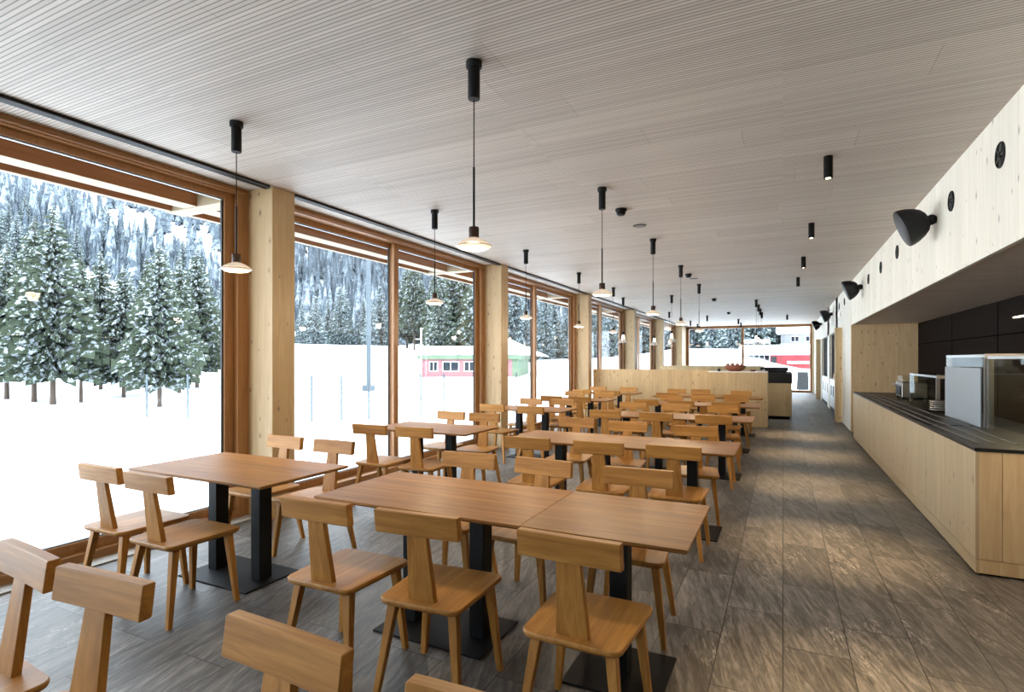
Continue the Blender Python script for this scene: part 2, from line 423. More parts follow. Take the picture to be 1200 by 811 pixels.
# right side: bulkhead over the counter, niche behind, wall beyond
ZS = 2.25
YE = 13.45
XB = 2.42
b = struct('wall_right', MB().box(XR, XR+.06, YN, YE, ZS, H), 'spruce_white', 'pale whitewashed spruce bulkhead above the serving counter', 'wall')
MB().box(XR-.004, XR+.03, YN, YE, ZS-.03, ZS).build('edge_strip', 'spruce_white', b)
struct('soffit', MB().box(XR+.03, 4.0, YN, YE, ZS-.02, ZS+.05), 'soffit_wood', 'limed wood underside of the bulkhead over the counter', 'soffit')
bw = struct('wall_kitchen', MB().box(XB, XB+.1, YN, YE, 0, ZS-.02), 'dark_panel', 'black panelled wall behind the serving counter', 'wall')
pj = MB()
for y in (5.6, 7.1, 8.9, 11.0): pj.box(XB-.004, XB, y-.006, y+.006, 0, ZS-.02)
pj.box(XB-.004, XB, YN, YE, 1.80, 1.812)
pj.build('panel_joint', 'gap', bw)
struct('wall_return', MB().box(XR, XB+.1, YE, YE+.12, 0, ZS+.0), 'spruce_return', 'knotty spruce side wall closing the counter niche', 'wall')
sh = tag(MB().box(XB-.35, XB, 3.0, 7.3, 1.93, 1.98).build('wall_shelf', 'dark_panel'), 'dark shelf with a lit strip high on the black wall behind the counter', 'shelf')
MB().box(XB-.33, XB-.30, 3.0, 7.25, 1.922, 1.93).build('light_strip', 'led', sh)
la = bpy.data.lights.new('strip_light', 'AREA'); la.shape = 'RECTANGLE'; la.size = .04; la.size_y = 4.2; la.energy = 9; la.color = (1, .72, .45)
lo = bpy.data.objects.new('strip_light', la); COL.objects.link(lo); lo.location = (XB-.315, 5.12, 1.915)
fr = empty('tall_appliance', (XB-.34, 4.6, 0), 0, 'tall black appliance standing against the black wall at the right edge', 'appliance')
MB().box(0, .335, -.5, .75, 0, 1.86, .01).build('body', 'anthracite', fr)
MB().box(-.02, 0, -.42, .67, .9, 1.8, .008).build('door', 'black', fr)
MB().box(-.05, -.02, .56, .59, 1.0, 1.7, .006).build('handle', 'steel_dull', fr)

wr = MB()
wr.box(XR, XR+.1, YE+.1, 15.3, 0, H)
for a, b_ in ((16.6, 17.2), (19.5, 20.3), (23.2, YF)): wr.box(XR, XR+.1, a, b_, 0, H)
wr.box(XR, XR+.1, 15.3, 23.2, ZS, H)
struct('wall_corridor', wr, 'spruce_white', 'whitewashed wall with serving openings beyond the counter', 'wall')
for k, (y, hh) in enumerate(((15.35, ZS+.02), (23.9, ZS+.02))):
    struct('trim_%d' % (20+k), MB().box(XR-.15, XR, y, y+.16, 0, hh, .004), 'spruce', ('knotty spruce door post standing proud of the corridor wall', 'narrow wooden door post far down the corridor wall')[k], 'door post')
wp = MB()
for a, b_ in ((15.51, 16.6), (17.2, 19.5), (20.3, 23.2)): wp.box(XR+.075, XR+.1, a, b_, 0, ZS)
struct('wall_pantry', wp, 'dark_panel', 'dark back panels of the serving openings in the corridor wall', 'wall')
for k, (a, b_) in enumerate(((17.21, 19.49), (20.31, 23.19))):
    e = empty('pantry_cabinet', (XR+.012, a, 0), 0, ('white pantry base cabinet inside the nearer corridor opening', 'white pantry base cabinet inside the farther corridor opening')[k], 'cabinet', 'pantry base cabinets')
    L = b_-a
    MB().box(.012, .06, 0, L, .10, .90).build('body', 'white', e)
    MB().box(-.004, .06, 0, L, .90, .93, .003).build('worktop', 'white', e)
    n = 3
    for i in range(n):
        d = MB().box(0, .012, i*L/n+.01, (i+1)*L/n-.01, .12, .88, .003).build('door', 'white', e)
        MB().box(-.02, 0, i*L/n+.06, i*L/n+.075, .45, .75, .003).build('handle', 'steel_dull', d)
    MB().box(.02, .06, 0, L, 0, .10).build('plinth', 'black', e)
jm = tag(MB().lathe([(.0, 0), (.055, 0), (.06, .02), (.06, .15), (.035, .19), (.035, .22), (0, .22)]).build('glass_jar', 'shade', smooth=True), 'small pale jar on the pantry worktop in the nearer opening', 'jar')
jm.location = (XR+.042, 18.2, .93); jm.scale = (.45, .6, .8)
jm = tag(MB().lathe([(.0, 0), (.04, 0), (.045, .02), (.045, .16), (.016, .2), (.016, .27), (0, .27)]).build('bottle', 'greenfascia', smooth=True), 'small green bottle on the pantry worktop in the nearer opening', 'bottle')
jm.location = (XR+.042, 17.75, .93); jm.scale = (.6, .6, 1)
cp = empty('fire_call_point', (XR, 25.9, 1.45), 0, 'small red call point on the corridor wall near the far window', 'call point')
MB().box(-.035, 0, -.06, .06, -.06, .06, .006).build('housing', 'red', cp)
MB().box(-.04, -.035, -.035, .035, -.035, .035).build('press_plate', 'white', cp)
eb = empty('emergency_light', (XR, 15.9, 2.62), 0, 'small lit white emergency light high on the corridor wall', 'emergency light')
MB().box(-.03, 0, -.09, .09, -.05, .05, .006).build('housing', 'white', eb)
MB().box(-.036, -.03, -.07, .07, -.035, .035).build('lens', 'signwhite', eb)

# low partitions and drinks bar
struct('partition', MB().box(XC-.0, -1.54, 13.40, 13.52, 0, 1.265, .004), 'spruce', 'low knotty spruce partition behind the last tables', 'partition')
struct('partition', MB().box(XC, -.60, 22.0, 22.12, 0, 1.27, .004), 'spruce', 'second low spruce partition before the far window', 'partition')
e = empty('drinks_bar', (0, 0, 0), 0, 'tall spruce bar block with white top at the end of the low partition', 'bar')
for i, (a, b_) in enumerate(((-1.54, -.935), (-.93, -.30))):
    MB().box(a, b_, 13.28, 13.31, .015, 1.215, .002).build('front_panel', 'spruce', e)
MB().box(-1.53, -.31, 13.31, 14.0, .0, 1.21).build('body', 'spruce', e)
MB().box(-.318, -.30, 13.31, 14.0, .015, 1.215, .002).build('end_panel', 'spruce_y', e)
MB().box(-1.54, -.30, 13.28, 14.0, 1.215, 1.235, .003).build('top', 'white', e)
e = empty('drinks_counter', (0, 0, 0), 0, 'spruce side counter with black upper band right of the tall bar block', 'counter')
MB().box(-.9, .20, 15.42, 17.6, .08, .91).build('body', 'spruce', e)
MB().box(-.9, .21, 15.40, 17.62, .91, 1.16, .004).build('black_band', 'anthracite', e)
MB().box(-.85, .15, 15.5, 17.5, 0, .08).build('plinth', 'black', e)
MB().box(-.9, -.045, 15.40, 15.42, .09, .905, .002).build('front_panel', 'spruce', e)
MB().box(-.04, .20, 15.40, 15.42, .09, .905, .002).build('front_panel', 'spruce', e)
e = empty('coffee_machine', (-.25, 16.6, 1.16), 0, 'low dark coffee machine on the black topped side counter', 'machine')
MB().box(-.30, .38, -.25, .25, .03, .13, .01).build('body', 'anthracite', e)
MB().box(-.26, .34, -.2, .2, 0, .03).build('base', 'black', e)
MB().tube([(-.2, -.27, .10), (-.2, -.33, .08), (-.2, -.34, .03)], .012).build('spout', 'steel', e)
for k in range(3):
    j = tag(MB().lathe([(.02, 0), (.032, .01), (.036, .07), (.033, .075), (.03, .07), (.028, .012), (0, .012)], 16).build('drinking_glass', 'lampglass', smooth=True),
            'small glass in the row on the black topped side counter', 'glass', 'glasses on the side counter')
    j.location = (-.62+.085*k, 15.6, 1.16)

# bowl on the bar
e = empty('wooden_bowl', (-.98, 13.55, 1.235), 0, 'reddish boat shaped wooden bowl on the white bar top', 'bowl')
S = Matrix.Diagonal((1.55, .85, 1, 1))
bo = MB().lathe([(.0, .0), (.08, 0), (.13, .05), (.152, .12), (.150, .138), (.140, .13), (.112, .06), (0, .035)], 32, mat=S).build('bowl_body', 'clay', e, True)
for k, (dx, dy, dz, r) in enumerate(((-.155, 0, .15, .045), (-.055, .01, .155, .047), (.05, -.01, .15, .046), (.147, .0, .145, .044))):
    pr = [(0, -r), (r*.6, -r*.85), (r, -r*.1), (r*.8, r*.6), (r*.3, r*.85), (0, r*.7)]
    fo = MB().lathe(pr, 16).build('fruit', 'fruit', None, True)
    tag(fo, 'reddish fruit heaped in the wooden bowl on the bar', 'fruit', 'fruit in the bowl'); fo.location = (-.98+dx, 13.55+dy, 1.235+dz-.005)
    MB().tube([(0, 0, r*.7), (.006, 0, r*.7+.05)], .005, 6).build('stem', 'bark', fo)
j = tag(MB().lathe([(0, 0), (.03, 0), (.036, .05), (.033, .055), (.028, .01), (0, .01)], 18).build('cup', 'black', smooth=True), 'small black cup left of the wooden bowl on the bar', 'cup'); j.location = (-1.32, 13.5, 1.235)
j = tag(MB().lathe([(0, 0), (.04, 0), (.075, .04), (.072, .042), (.036, .008), (0, .008)], 20).build('small_dish', 'clay', smooth=True), 'small brown dish on the bar right of the wooden bowl', 'dish'); j.location = (-.60, 13.5, 1.235)
j = tag(MB().box(-.09, .09, -.06, .06, 0, .006, .001).build('menu_card', 'white'), 'white card lying at the right end of the bar top', 'card'); j.location = (-.43, 13.42, 1.235); j.rotation_euler = (0, 0, .3)

# ------------------------------------------------------------------ serving counter
XF, YC, ZW = 1.205, 4.88, .862
e = empty('serving_counter', (0, 0, 0), 0, 'long spruce clad serving counter along the right wall', 'counter')
for a, b_ in ((YC, 6.37), (6.375, 8.49), (8.495, 12.30)):
    MB().box(XF, XF+.02, a, b_, .112, ZW, .0015).build('front_panel', 'spruce_y', e)
MB().box(XF, XF+.02, YC, 12.3, .016, .108, .0015).build('kick_board', 'spruce_h', e)
MB().box(XF+.02, XF+.145, YC, YC+.02, .112, ZW, .0015).build('end_panel', 'spruce', e)
MB().box(XF+.148, 2.05, YC, YC+.02, .112, ZW, .0015).build('end_panel', 'spruce', e)
MB().box(XF+.02, 2.05, YC, YC+.02, .016, .108, .0015).build('kick_board', 'spruce', e)
MB().box(XF+.03, 2.05, YC+.03, 12.3, 0, ZW-.002).build('carcass', 'black', e)
e = empty('stone_worktop', (0, 0, ZW), 0, 'dark stone worktop with tray rails lying on the serving counter', 'worktop')
MB().box(XF-.008, 2.06, YC-.008, 12.32, 0, .026, .003).build('slab', 'darkstone', e)
for x in (XF+.07, XF+.17, XF+.30): MB().box(x-.012, x+.012, YC+.25, 12.2, .0265, .034, .003).build('tray_rail', 'steel_dull', e)
for y in (6.4, 8.5, 10.4): MB().box(XF+.02, XF+.36, y-.004, y+.004, .0262, .031).build('joint_strip', 'black', e)
ZT = ZW+.026
def guard(name, x0, x1, y0, y1, h, label, panel):
    e = empty(name, (0, 0, ZT), 0, label, 'glass guard')
    pw = .02
    for x, y in ((x0, y0), (x0, y1), (x1, y0), (x1, y1)):
        MB().box(x-pw, x+pw, y-pw, y+pw, 0, h, .003).build('post', 'steel_dull', e)
    MB().box(x0-.02, x1+.02, y0-.02, y1+.02, h, h+.012, .002).build('top_shelf', 'caseglass', e)
    MB().box(x0-.02, x1+.02, y0-.03, y0-.02, h-.02, h+.02).box(x0-.02, x0-.01, y0-.02, y1+.02, h-.012, h+.014).build('top_edge', 'steel', e)
    MB().box(x0-.028, x0-.022, y0+.02, y1-.02, .05, h-.01).build('front_glass', 'caseglass', e)
    MB().box(x0+.05, x1-.05, y0+.03, y1-.03, h*.52, h*.52+.012).build('middle_shelf', 'caseglass', e)
    if panel:
        MB().box(x0-.040, x0-.030, y0+.02, y1-.03, 0.0, h-.11, .002).build('frosted_front_panel', 'frost', e)
        tag(e.children[-1], 'frosted grey white front panel')
    return e
guard('display_case', 1.64, 2.0, 6.32, 7.58, .645, 'tall glass display case with frosted front panel on the counter', True)
guard('display_case', 1.64, 2.0, 5.05, 6.22, .63, 'tall open glass display case at the near end of the counter', False)
guard('sneeze_guard', 1.70, 2.02, 8.35, 9.9, .40, 'low glass guard with square steel posts over the counter', False)
e = empty('bread_slicer', (1.66, 10.4, ZT), 0, 'stainless counter appliance at the far end of the worktop', 'appliance')
MB().box(0, .34, 0, .5, .02, .26, .012).build('housing', 'steel', e)
MB().box(-.012, 0, .06, .44, .06, .2, .004).build('front_plate', 'anthracite', e)
MB().tube([(-.02, .08, .22), (-.05, .08, .22), (-.05, .42, .22), (-.02, .42, .22)], .009).build('handle', 'steel', e)
for a in ((.03, .03), (.31, .03), (.03, .47), (.31, .47)):
    MB().lathe([(.018, 0), (.018, .02)], 12, (a[0], a[1], 0)).build('foot', 'black', e)
MB().box(.02, .32, .02, .48, .26, .36, .004).build('glass_hood', 'caseglass', e)
for k in range(5):
    j = tag(MB().lathe([(0, 0), (.10, 0), (.15, .022), (.148, .028), (.098, .008), (0, .008)], 32).build('steel_tray', 'steel', smooth=True),
            'round steel tray in the stack on the counter', 'tray', 'stack of round steel trays')
    j.location = (1.715, 8.10, ZT+.0245*k+.0005)

# ------------------------------------------------------------------ ceiling fittings and wall fittings
def make_pendant():
    e = empty('pendant_lamp', (0, 0, H))
    MB().lathe([(.044, 0), (.044, -.03), (.041, -.034), (0, -.034)], 24).build('ceiling_plate', 'black', e, True)
    MB().lathe([(.033, -.034), (.033, -.2), (.030, -.205), (0, -.205)], 24).build('canister', 'black', e, True)
    MB().tube([(0, 0, -.205), (0, 0, -.58)], .0032, 6).build('cord', 'black', e)
    MB().tube([(0, 0, -.575), (0, 0, -.905)], .0065, 8).build('stem', 'black', e)
    MB().lathe([(.007, -.90), (.026, -.902), (.028, -.906), (.028, -.962), (0, -.962)], 24).build('socket', 'bronze', e, True)
    MB().lathe([(.020, -.957), (.038, -.965), (.060, -.975), (.082, -.988), (.096, -1.002), (.098, -1.006), (.094, -1.010), (.080, -1.018), (.070, -1.020),
                (.066, -1.014), (.045, -1.012), (0, -1.010)], 40).build('glass_shade', 'shade', e, True)
    return e
def make_bell():
    e = empty('pendant_lamp', (0, 0, H))
    MB().lathe([(.044, 0), (.044, -.03), (0, -.03)], 20).build('ceiling_plate', 'black', e, True)
    MB().lathe([(.033, -.03), (.033, -.2), (0, -.2)], 20).build('canister', 'black', e, True)
    MB().tube([(0, 0, -.2), (0, 0, -.90)], .004, 6).build('cord', 'black', e)
    MB().lathe([(.0, -.89), (.028, -.90), (.028, -.97), (0, -.97)], 20).build('socket', 'black', e, True)
    MB().lathe([(.026, -.965), (.034, -1.0), (.042, -1.05), (.06, -1.10), (.115, -1.16), (.125, -1.168), (.112, -1.175), (.052, -1.185), (.04, -1.15), (.036, -1.05), (.022, -.99)], 36, cap=False).build('glass_shade', 'lampglass', e, True)
    MB().lathe([(0, -.97), (.014, -.98), (.026, -1.03), (.02, -1.06), (0, -1.068)], 16).build('bulb', 'bulb', e, True)
    return e
pl = make_pendant(); used = False
def place(proto, flag, x, y, label, group=None, dz=0):
    o = proto if flag else copy_tree(proto)
    o.location = (x, y, H); tag(o, label, 'pendant lamp', group)
    return o
def bulb(x, y, z, e, col=(1, .8, .55), r=.05):
    l = bpy.data.lights.new('lamp_light', 'POINT'); l.energy = e; l.color = col; l.shadow_soft_size = r
    o = bpy.data.objects.new('lamp_light', l); COL.objects.link(o); o.location = (x, y, z)
ordn = ['nearest', 'second', 'third', 'fourth', 'fifth']
first = True
for ln, xs, ys in (('window side row', (-3.36, -3.40, -3.42, -3.42, -3.43), (2.57, 5.03, 7.45, 9.82, 12.2)), ('centre row over the long tables', (-1.515, -1.535, -1.57, -1.58, -1.62), (2.62, 5.07, 7.52, 9.84, 12.45))):
    for k, (x, y) in enumerate(zip(xs, ys)):
        place(pl, first, x, y, '%s opal glass pendant lamp in the %s' % (ordn[k], ln), 'opal glass pendant lamps over the tables'); first = False
        bulb(x, y, H-1.05, 3)
for x, y in ((-3.46, 24.0), (-3.5, 26.4), (-1.60, 23.9), (-1.66, 26.3)):
    o = place(pl, False, x, y, 'small far opal pendant lamp in front of the far window', 'far opal pendant lamps')
bl = make_bell(); first = True
for k, (x, y, lb) in enumerate(((-3.76, 14.3, 'clear glass bell pendant lamp beyond the partition, nearest of the window row'), (-2.52, 14.3, 'clear glass bell pendant lamp beyond the partition, nearest to the room centre'),
                   (-3.51, 17.0, 'clear glass bell pendant lamp beyond the partition, second of the window row'), (-3.48, 19.3, 'clear glass bell pendant lamp beyond the partition, third of the window row'),
                   (-2.52, 21.6, 'clear glass bell pendant lamp hanging farthest, before the far window'))):
    place(bl, first, x, y, lb, 'clear glass pendant lamps beyond the partition'); first = False
for k, y in enumerate((16.4, 17.9, 19.35, 20.8)):
    place(bl, False, -.65, y, '%s clear glass bell pendant lamp in the row above the drinks bar' % ordn[k], 'clear glass pendant lamps above the drinks bar')

def make_spot():
    e = empty('ceiling_spotlight', (0, 0, H))
    MB().lathe([(.030, 0), (.033, -.004), (.033, -.175), (.029, -.18), (.024, -.172), (0, -.165)], 24).build('canister', 'black', e, True)
    MB().lathe([(.023, -.168), (.020, -.174), (0, -.176)], 20).build('lens', 'lens', e, True)
    return e
sp = make_spot(); first = True
for k, (x, y) in enumerate(((.325, 5.08), (.305, 7.48), (.292, 9.87), (.27, 12.28))):
    o = sp if first else copy_tree(sp); first = False
    o.location = (x, y, H); tag(o, '%s black cylinder spotlight in the ceiling row above the aisle' % ordn[k], 'spotlight', 'aisle ceiling spotlights')
o = copy_tree(sp); o.location = (.14, 22.4, H); tag(o, 'farthest black cylinder spotlight on the ceiling before the far window', 'spotlight', 'aisle ceiling spotlights')
def spot(x, y, z, e, ang, col=(1, .70, .38), blend=1.0):
    l = bpy.data.lights.new('spot_light', 'SPOT'); l.energy = e; l.color = col; l.spot_size = R(ang); l.spot_blend = blend; l.shadow_soft_size = .03
    o = bpy.data.objects.new('spot_light', l); COL.objects.link(o); o.location = (x, y, z)
for x, y in ((.325, 5.08), (.305, 7.48), (.292, 9.87), (.27, 12.28), (.34, 2.65), (.36, .3), (.14, 22.4)):
    spot(x, y, H-.185, 70, 38)

for k, (x, y, t) in enumerate(((-1.57, 5.88, 0), (-1.56, 6.70, 1), (-1.61, 10.9, 0), (-1.60, 11.55, 1), (-1.645, 15.6, 0), (-1.67, 20.3, 0))):
    if t == 0:
        e = empty('smoke_detector', (x, y, H), 0, ('black smoke detector dome, nearest on the ceiling centre line', '', 'black smoke detector dome, second along the ceiling centre line', '', 'black smoke detector dome beyond the partition', 'black smoke detector dome close to the far window')[k], 'smoke detector', 'smoke detectors')
        MB().lathe([(.062, 0), (.062, -.02), (.055, -.028), (0, -.028)], 24).build('base', 'black', e, True)
        MB().lathe([(.045, -.028), (.05, -.05), (.035, -.068), (0, -.072)], 24).build('dome', 'speaker', e, True)
    else:
        e = empty('ceiling_speaker', (x, y, H), 0, ('flat dark round plate on the ceiling behind the nearest smoke detector', 'flat dark round plate on the ceiling behind the second smoke detector')[k//2], 'ceiling plate', 'flat round ceiling plates')
        MB().lathe([(.075, 0), (.072, -.008), (0, -.010)], 28).build('plate', 'steel_dull', e, True)
        MB().lathe([(.078, 0), (.080, -.006), (.075, -.008)], 28).build('rim', 'black', e, True)

def make_grille():
    e = empty('air_outlet', (XR, 0, 2.835))
    Rm = Matrix.Rotation(R(-90), 4, 'Y')
    MB().lathe([(.085, 0), (.085, .008), (.078, .012), (.072, .008), (.072, .002), (.085, 0)], 32, mat=Rm, cap=False).build('rim', 'black', e, True)
    MB().lathe([(.0, .001), (.072, .001)], 32, mat=Rm, cap=False).build('backing', 'anthracite', e)
    s = MB()
    for k in range(5):
        a = k*2*math.pi/5+.4
        s.box(-.009, -.003, -.006, .006, .012, .070, .001, Matrix.Rotation(a, 4, 'X'))
    s.build('vanes', 'steel_dull', e)
    MB().lathe([(0, .014), (.018, .012), (.02, .002)], 20, mat=Rm).build('hub', 'black', e, True)
    return e
gr = make_grille(); first = True
for k, (y, lb) in enumerate(((4.64, 'round black air outlet on the bulkhead, nearest and largest in view'), (5.81, 'round black air outlet on the bulkhead just before the nearest loudspeaker'), (8.26, 'round black air outlet, first behind the nearest loudspeaker'),
                  (9.54, 'round black air outlet, second behind the nearest loudspeaker'), (10.83, 'round black air outlet just before the second loudspeaker'), (14.8, 'round black air outlet, first behind the second loudspeaker'), (16.1, 'round black air outlet, second behind the second loudspeaker'))):
    o = gr if first else copy_tree(gr); first = False
    o.location = (XR, y, 2.835); tag(o, lb, 'air outlet', 'round air outlets on the right wall')

def make_speaker():
    e = empty('loudspeaker', (XR, 0, 2.80))
    # body axis points out of the wall and down: local -x tilted
    T = Matrix.Translation((-.065, 0, .035)) @ Matrix.Rotation(R(-22), 4, 'Y') @ Matrix.Rotation(R(-90), 4, 'Y')
    prof = [(0, 0), (.06, .006), (.095, .03), (.125, .075), (.148, .13), (.16, .18), (.16, .185)]
    MB().lathe(prof, 36, mat=T @ Matrix.Diagonal((1.12, .92, 1.0, 1))).build('cabinet', 'speaker', e, True)
    MB().lathe([(.161, .185), (.161, .212), (.15, .220), (0, .222)], 36, mat=T @ Matrix.Diagonal((1.12, .92, 1.0, 1))).build('front_grille', 'anthracite', e, True)
    MB().lathe([(0, -.005), (.03, 0), (.046, .02), (.05, .045), (.04, .07), (.02, .09), (0, .092)], 24, (0, 0, .02), Matrix.Rotation(R(-90), 4, 'Y')).build('wall_bracket', 'speaker', e, True)
    return e
lsp = make_speaker(); first = True
for k, y in enumerate((6.33, 11.6, 18.2, 23.1)):
    o = lsp if first else copy_tree(lsp); first = False
    o.location = (XR, y, 2.78); tag(o, ('large black loudspeaker on the bulkhead above the counter, nearest', 'second black loudspeaker along the right wall', 'third black loudspeaker along the right wall', 'farthest black loudspeaker, beside the far window')[k], 'loudspeaker', 'wall loudspeakers')

# ------------------------------------------------------------------ tables
def table(x0, x1, y0, y1, label, posts):
    cx, cy = (x0+x1)/2, (y0+y1)/2; w = (x1-x0)/2; d = (y1-y0)/2
    e = empty('dining_table', (cx, cy, 0), 0, label, 'table', 'oak dining tables')
    t = MB(); ch = .012
    t.hull([(-w+ch, -d+ch, .728), (w-ch, -d+ch, .728), (w-ch, d-ch, .728), (-w+ch, d-ch, .728)], [(-w, -d, .738), (w, -d, .738), (w, d, .738), (-w, d, .738)])
    t.box(-w, w, -d, d, .738, .75, .0015)
    t.build('tabletop', 'table', e)
    if posts == 2:
        pw, pd, xs = .34, .22, (-.22, .22)
    else:
        pw, pd, xs = .225, .22, (0,)
    MB().box(-pw, pw, -pd, pd, 0, .010, .002).build('base_plate', 'black_steel', e)
    for x in xs:
        MB().box(x-.042, x+.042, -.05, .05, .010, .720, .002).build('post', 'black_steel', e)
        MB().box(x-.10, x+.10, -.14, .14, .720, .728).build('mounting_plate', 'black_steel', e)
    return e
TD = .37
rown = ['first', 'second', 'third', 'fourth', 'last']
CYR = [2.625, 5.04, 7.60, 9.83, 11.93]
LYR = [2.64, 5.13, 7.80, 10.08, 12.22]
for k in range(5):
    y = CYR[k]
    xl = (-2.32, -2.36, -2.38, -2.40, -2.42)[k]; xr = (-.335, -.34, -.33, -.34, -.34)[k]
    xm = (-1.07, -1.08, -1.08, -1.09, -1.09)[k]
    table(xl, xm-.001, y-TD, y+TD, 'long oak table with two black posts in the %s centre row from the camera' % rown[k], 2)
    table(xm+.001, xr, y-TD, y+TD, 'square oak table with one black post, aisle end of the %s centre row' % rown[k], 1)
    y = LYR[k]
    a, b_ = ((-4.075, -2.765), (-4.10, -2.85), (-4.10, -2.85), (-4.12, -2.87), (-4.14, -2.88))[k]
    table(a, b_, y-TD, y+TD, 'oak table with two black posts beside the windows, %s row from the camera' % rown[k], 2)

# ------------------------------------------------------------------ chairs
def rr(pts, r, n=5):
    """round the corners of a convex polygon"""
    out = []; N = len(pts)
    for i in range(N):
        p = Vector(pts[i]); a = (Vector(pts[i-1])-p).normalized(); b = (Vector(pts[(i+1) % N])-p).normalized()
        h = math.acos(max(-1, min(1, a.dot(b))))/2; t = r/math.tan(h); c = p+(a+b).normalized()*(r/math.sin(h))
        s0 = p+a*t-c; s1 = p+b*t-c; a0 = math.atan2(s0.y, s0.x); a1 = math.atan2(s1.y, s1.x)
        while a1-a0 > math.pi: a1 -= 2*math.pi
        while a1-a0 < -math.pi: a1 += 2*math.pi
        for k in range(n+1):
            q = a0+(a1-a0)*k/n; out.append((c.x+r*math.cos(q), c.y+r*math.sin(q)))
    return out
def make_chair():
    e = empty('dining_chair')
    base = [(-.198, -.228), (.198, -.228), (.222, .228), (-.222, .228)]
    r1 = rr(base, .045)
    b = bmesh.new(); n = len(r1)
    def ring(sc_, z): return [b.verts.new((x*sc_, y*sc_, z)) for x, y in r1]
    rings = [ring(.93, .418), ring(.985, .428), ring(1, .438), ring(1, .446), ring(.985, .4505)]
    for a, c in zip(rings, rings[1:]):
        for i in range(n): b.faces.new((a[i], a[(i+1) % n], c[(i+1) % n], c[i]))
    b.faces.new(rings[0]); 
    # shallow dished top
    prev = rings[-1]
    for sc_, z in ((.86, .4500), (.62, .4465), (.32, .4445)):
        rg = ring(sc_, z)
        for i in range(n): b.faces.new((prev[i], prev[(i+1) % n], rg[(i+1) % n], rg[i]))
        prev = rg
    b.faces.new(prev)
    bmesh.ops.recalc_face_normals(b, faces=b.faces)
    s = MB(); s.merge(b); s.build('seat', 'oak_y', e, True)
    # backrest rail, gently bowed and leaning back
    LEAN = .052/.395
    def by(z): return -.186-(z-.45)*LEAN
    b = bmesh.new(); secs = []
    for k in range(9):
        x = -.205+.41*k/8; bow = .004*(1-(x/.205)**2)
        yb = lambda z: by(z)-bow*.9-.004
        th = .036
        pts = [(yb(.742)+.002, .742), (yb(.75)-.004, .746), (yb(.84)-.004, .840), (yb(.845), .845), (yb(.845)+th-.003, .845), (yb(.84)+th, .841), (yb(.746)+th, .746), (yb(.742)+th-.004, .742)]
        ex = 1.0
        secs.append([b.verts.new((x*ex, y, z)) for y, z in pts])
    for a, c in zip(secs, secs[1:]):
        for i in range(8): b.faces.new((a[i], a[(i+1) % 8], c[(i+1) % 8], c[i]))
    b.faces.new(secs[0]); b.faces.new(secs[-1])
    bmesh.ops.recalc_face_normals(b, faces=b.faces)
    ends = [ed for ed in b.edges if len(ed.link_faces) == 2 and any(len(f.verts) == 8 for f in ed.link_faces)]
    bmesh.ops.bevel(b, geom=ends, offset=.003, segments=2, profile=.5, affect='EDGES')
    s = MB(); s.merge(b); s.build('backrest', 'oak_x', e)
    zb, zt = .447, .75
    def sec(z, w, th): 
        y = by(z); return [(-w, y, z), (w, y, z), (w, y+th, z), (-w, y+th, z)]
    s = MB().hull(sec(zb, .066, .030), sec(zt, .048, .026))
    bmesh.ops.bevel(s.bm, geom=[ed for ed in s.bm.edges if abs(ed.verts[0].co.z-ed.verts[1].co.z) > .1], offset=.003, segments=2, profile=.5, affect='EDGES')
    s.build('back_post', 'oak_z', e)
    for sx in (-1, 1):
        for (tx, ty, bx, by_) in ((.150, -.165, .205, -.232), (.165, .165, .212, .190)):
            t, f = .021, .0135
            bot = [(sx*bx+dx*f, by_+dy*f, 0) for dx, dy in ((-1, -1), (1, -1), (1, 1), (-1, 1))]
            top = [(sx*tx+dx*t, ty+dy*t, .422) for dx, dy in ((-1, -1), (1, -1), (1, 1), (-1, 1))]
            s = MB().hull(bot, top)
            bmesh.ops.bevel(s.bm, geom=[ed for ed in s.bm.edges if abs(ed.verts[0].co.z-ed.verts[1].co.z) > .1], offset=.003, segments=2, profile=.5, affect='EDGES')
            s.build('leg', 'oak_z', e)
    return e
chair = make_chair(); cfirst = True
def put_chair(x0, x1, y0, y1, near, label, group):
    """x0..x1: ends of the rail top edge turned to the camera"""
    global cfirst
    o = chair if cfirst else copy_tree(chair); cfirst = False
    a = math.atan2(y1-y0, x1-x0)
    mx, my = (x0+x1)/2, (y0+y1)/2
    if near:
        rz = a; loc = Vector((mx, my, 0))+Matrix.Rotation(rz, 3, 'Z') @ Vector((0, .245, 0))
    else:
        rz = a+math.pi; loc = Vector((mx, my, 0))+Matrix.Rotation(rz, 3, 'Z') @ Vector((0, .213, 0))
    o.location = loc; o.rotation_euler = (0, 0, rz)
    tag(o, label, 'chair', group)
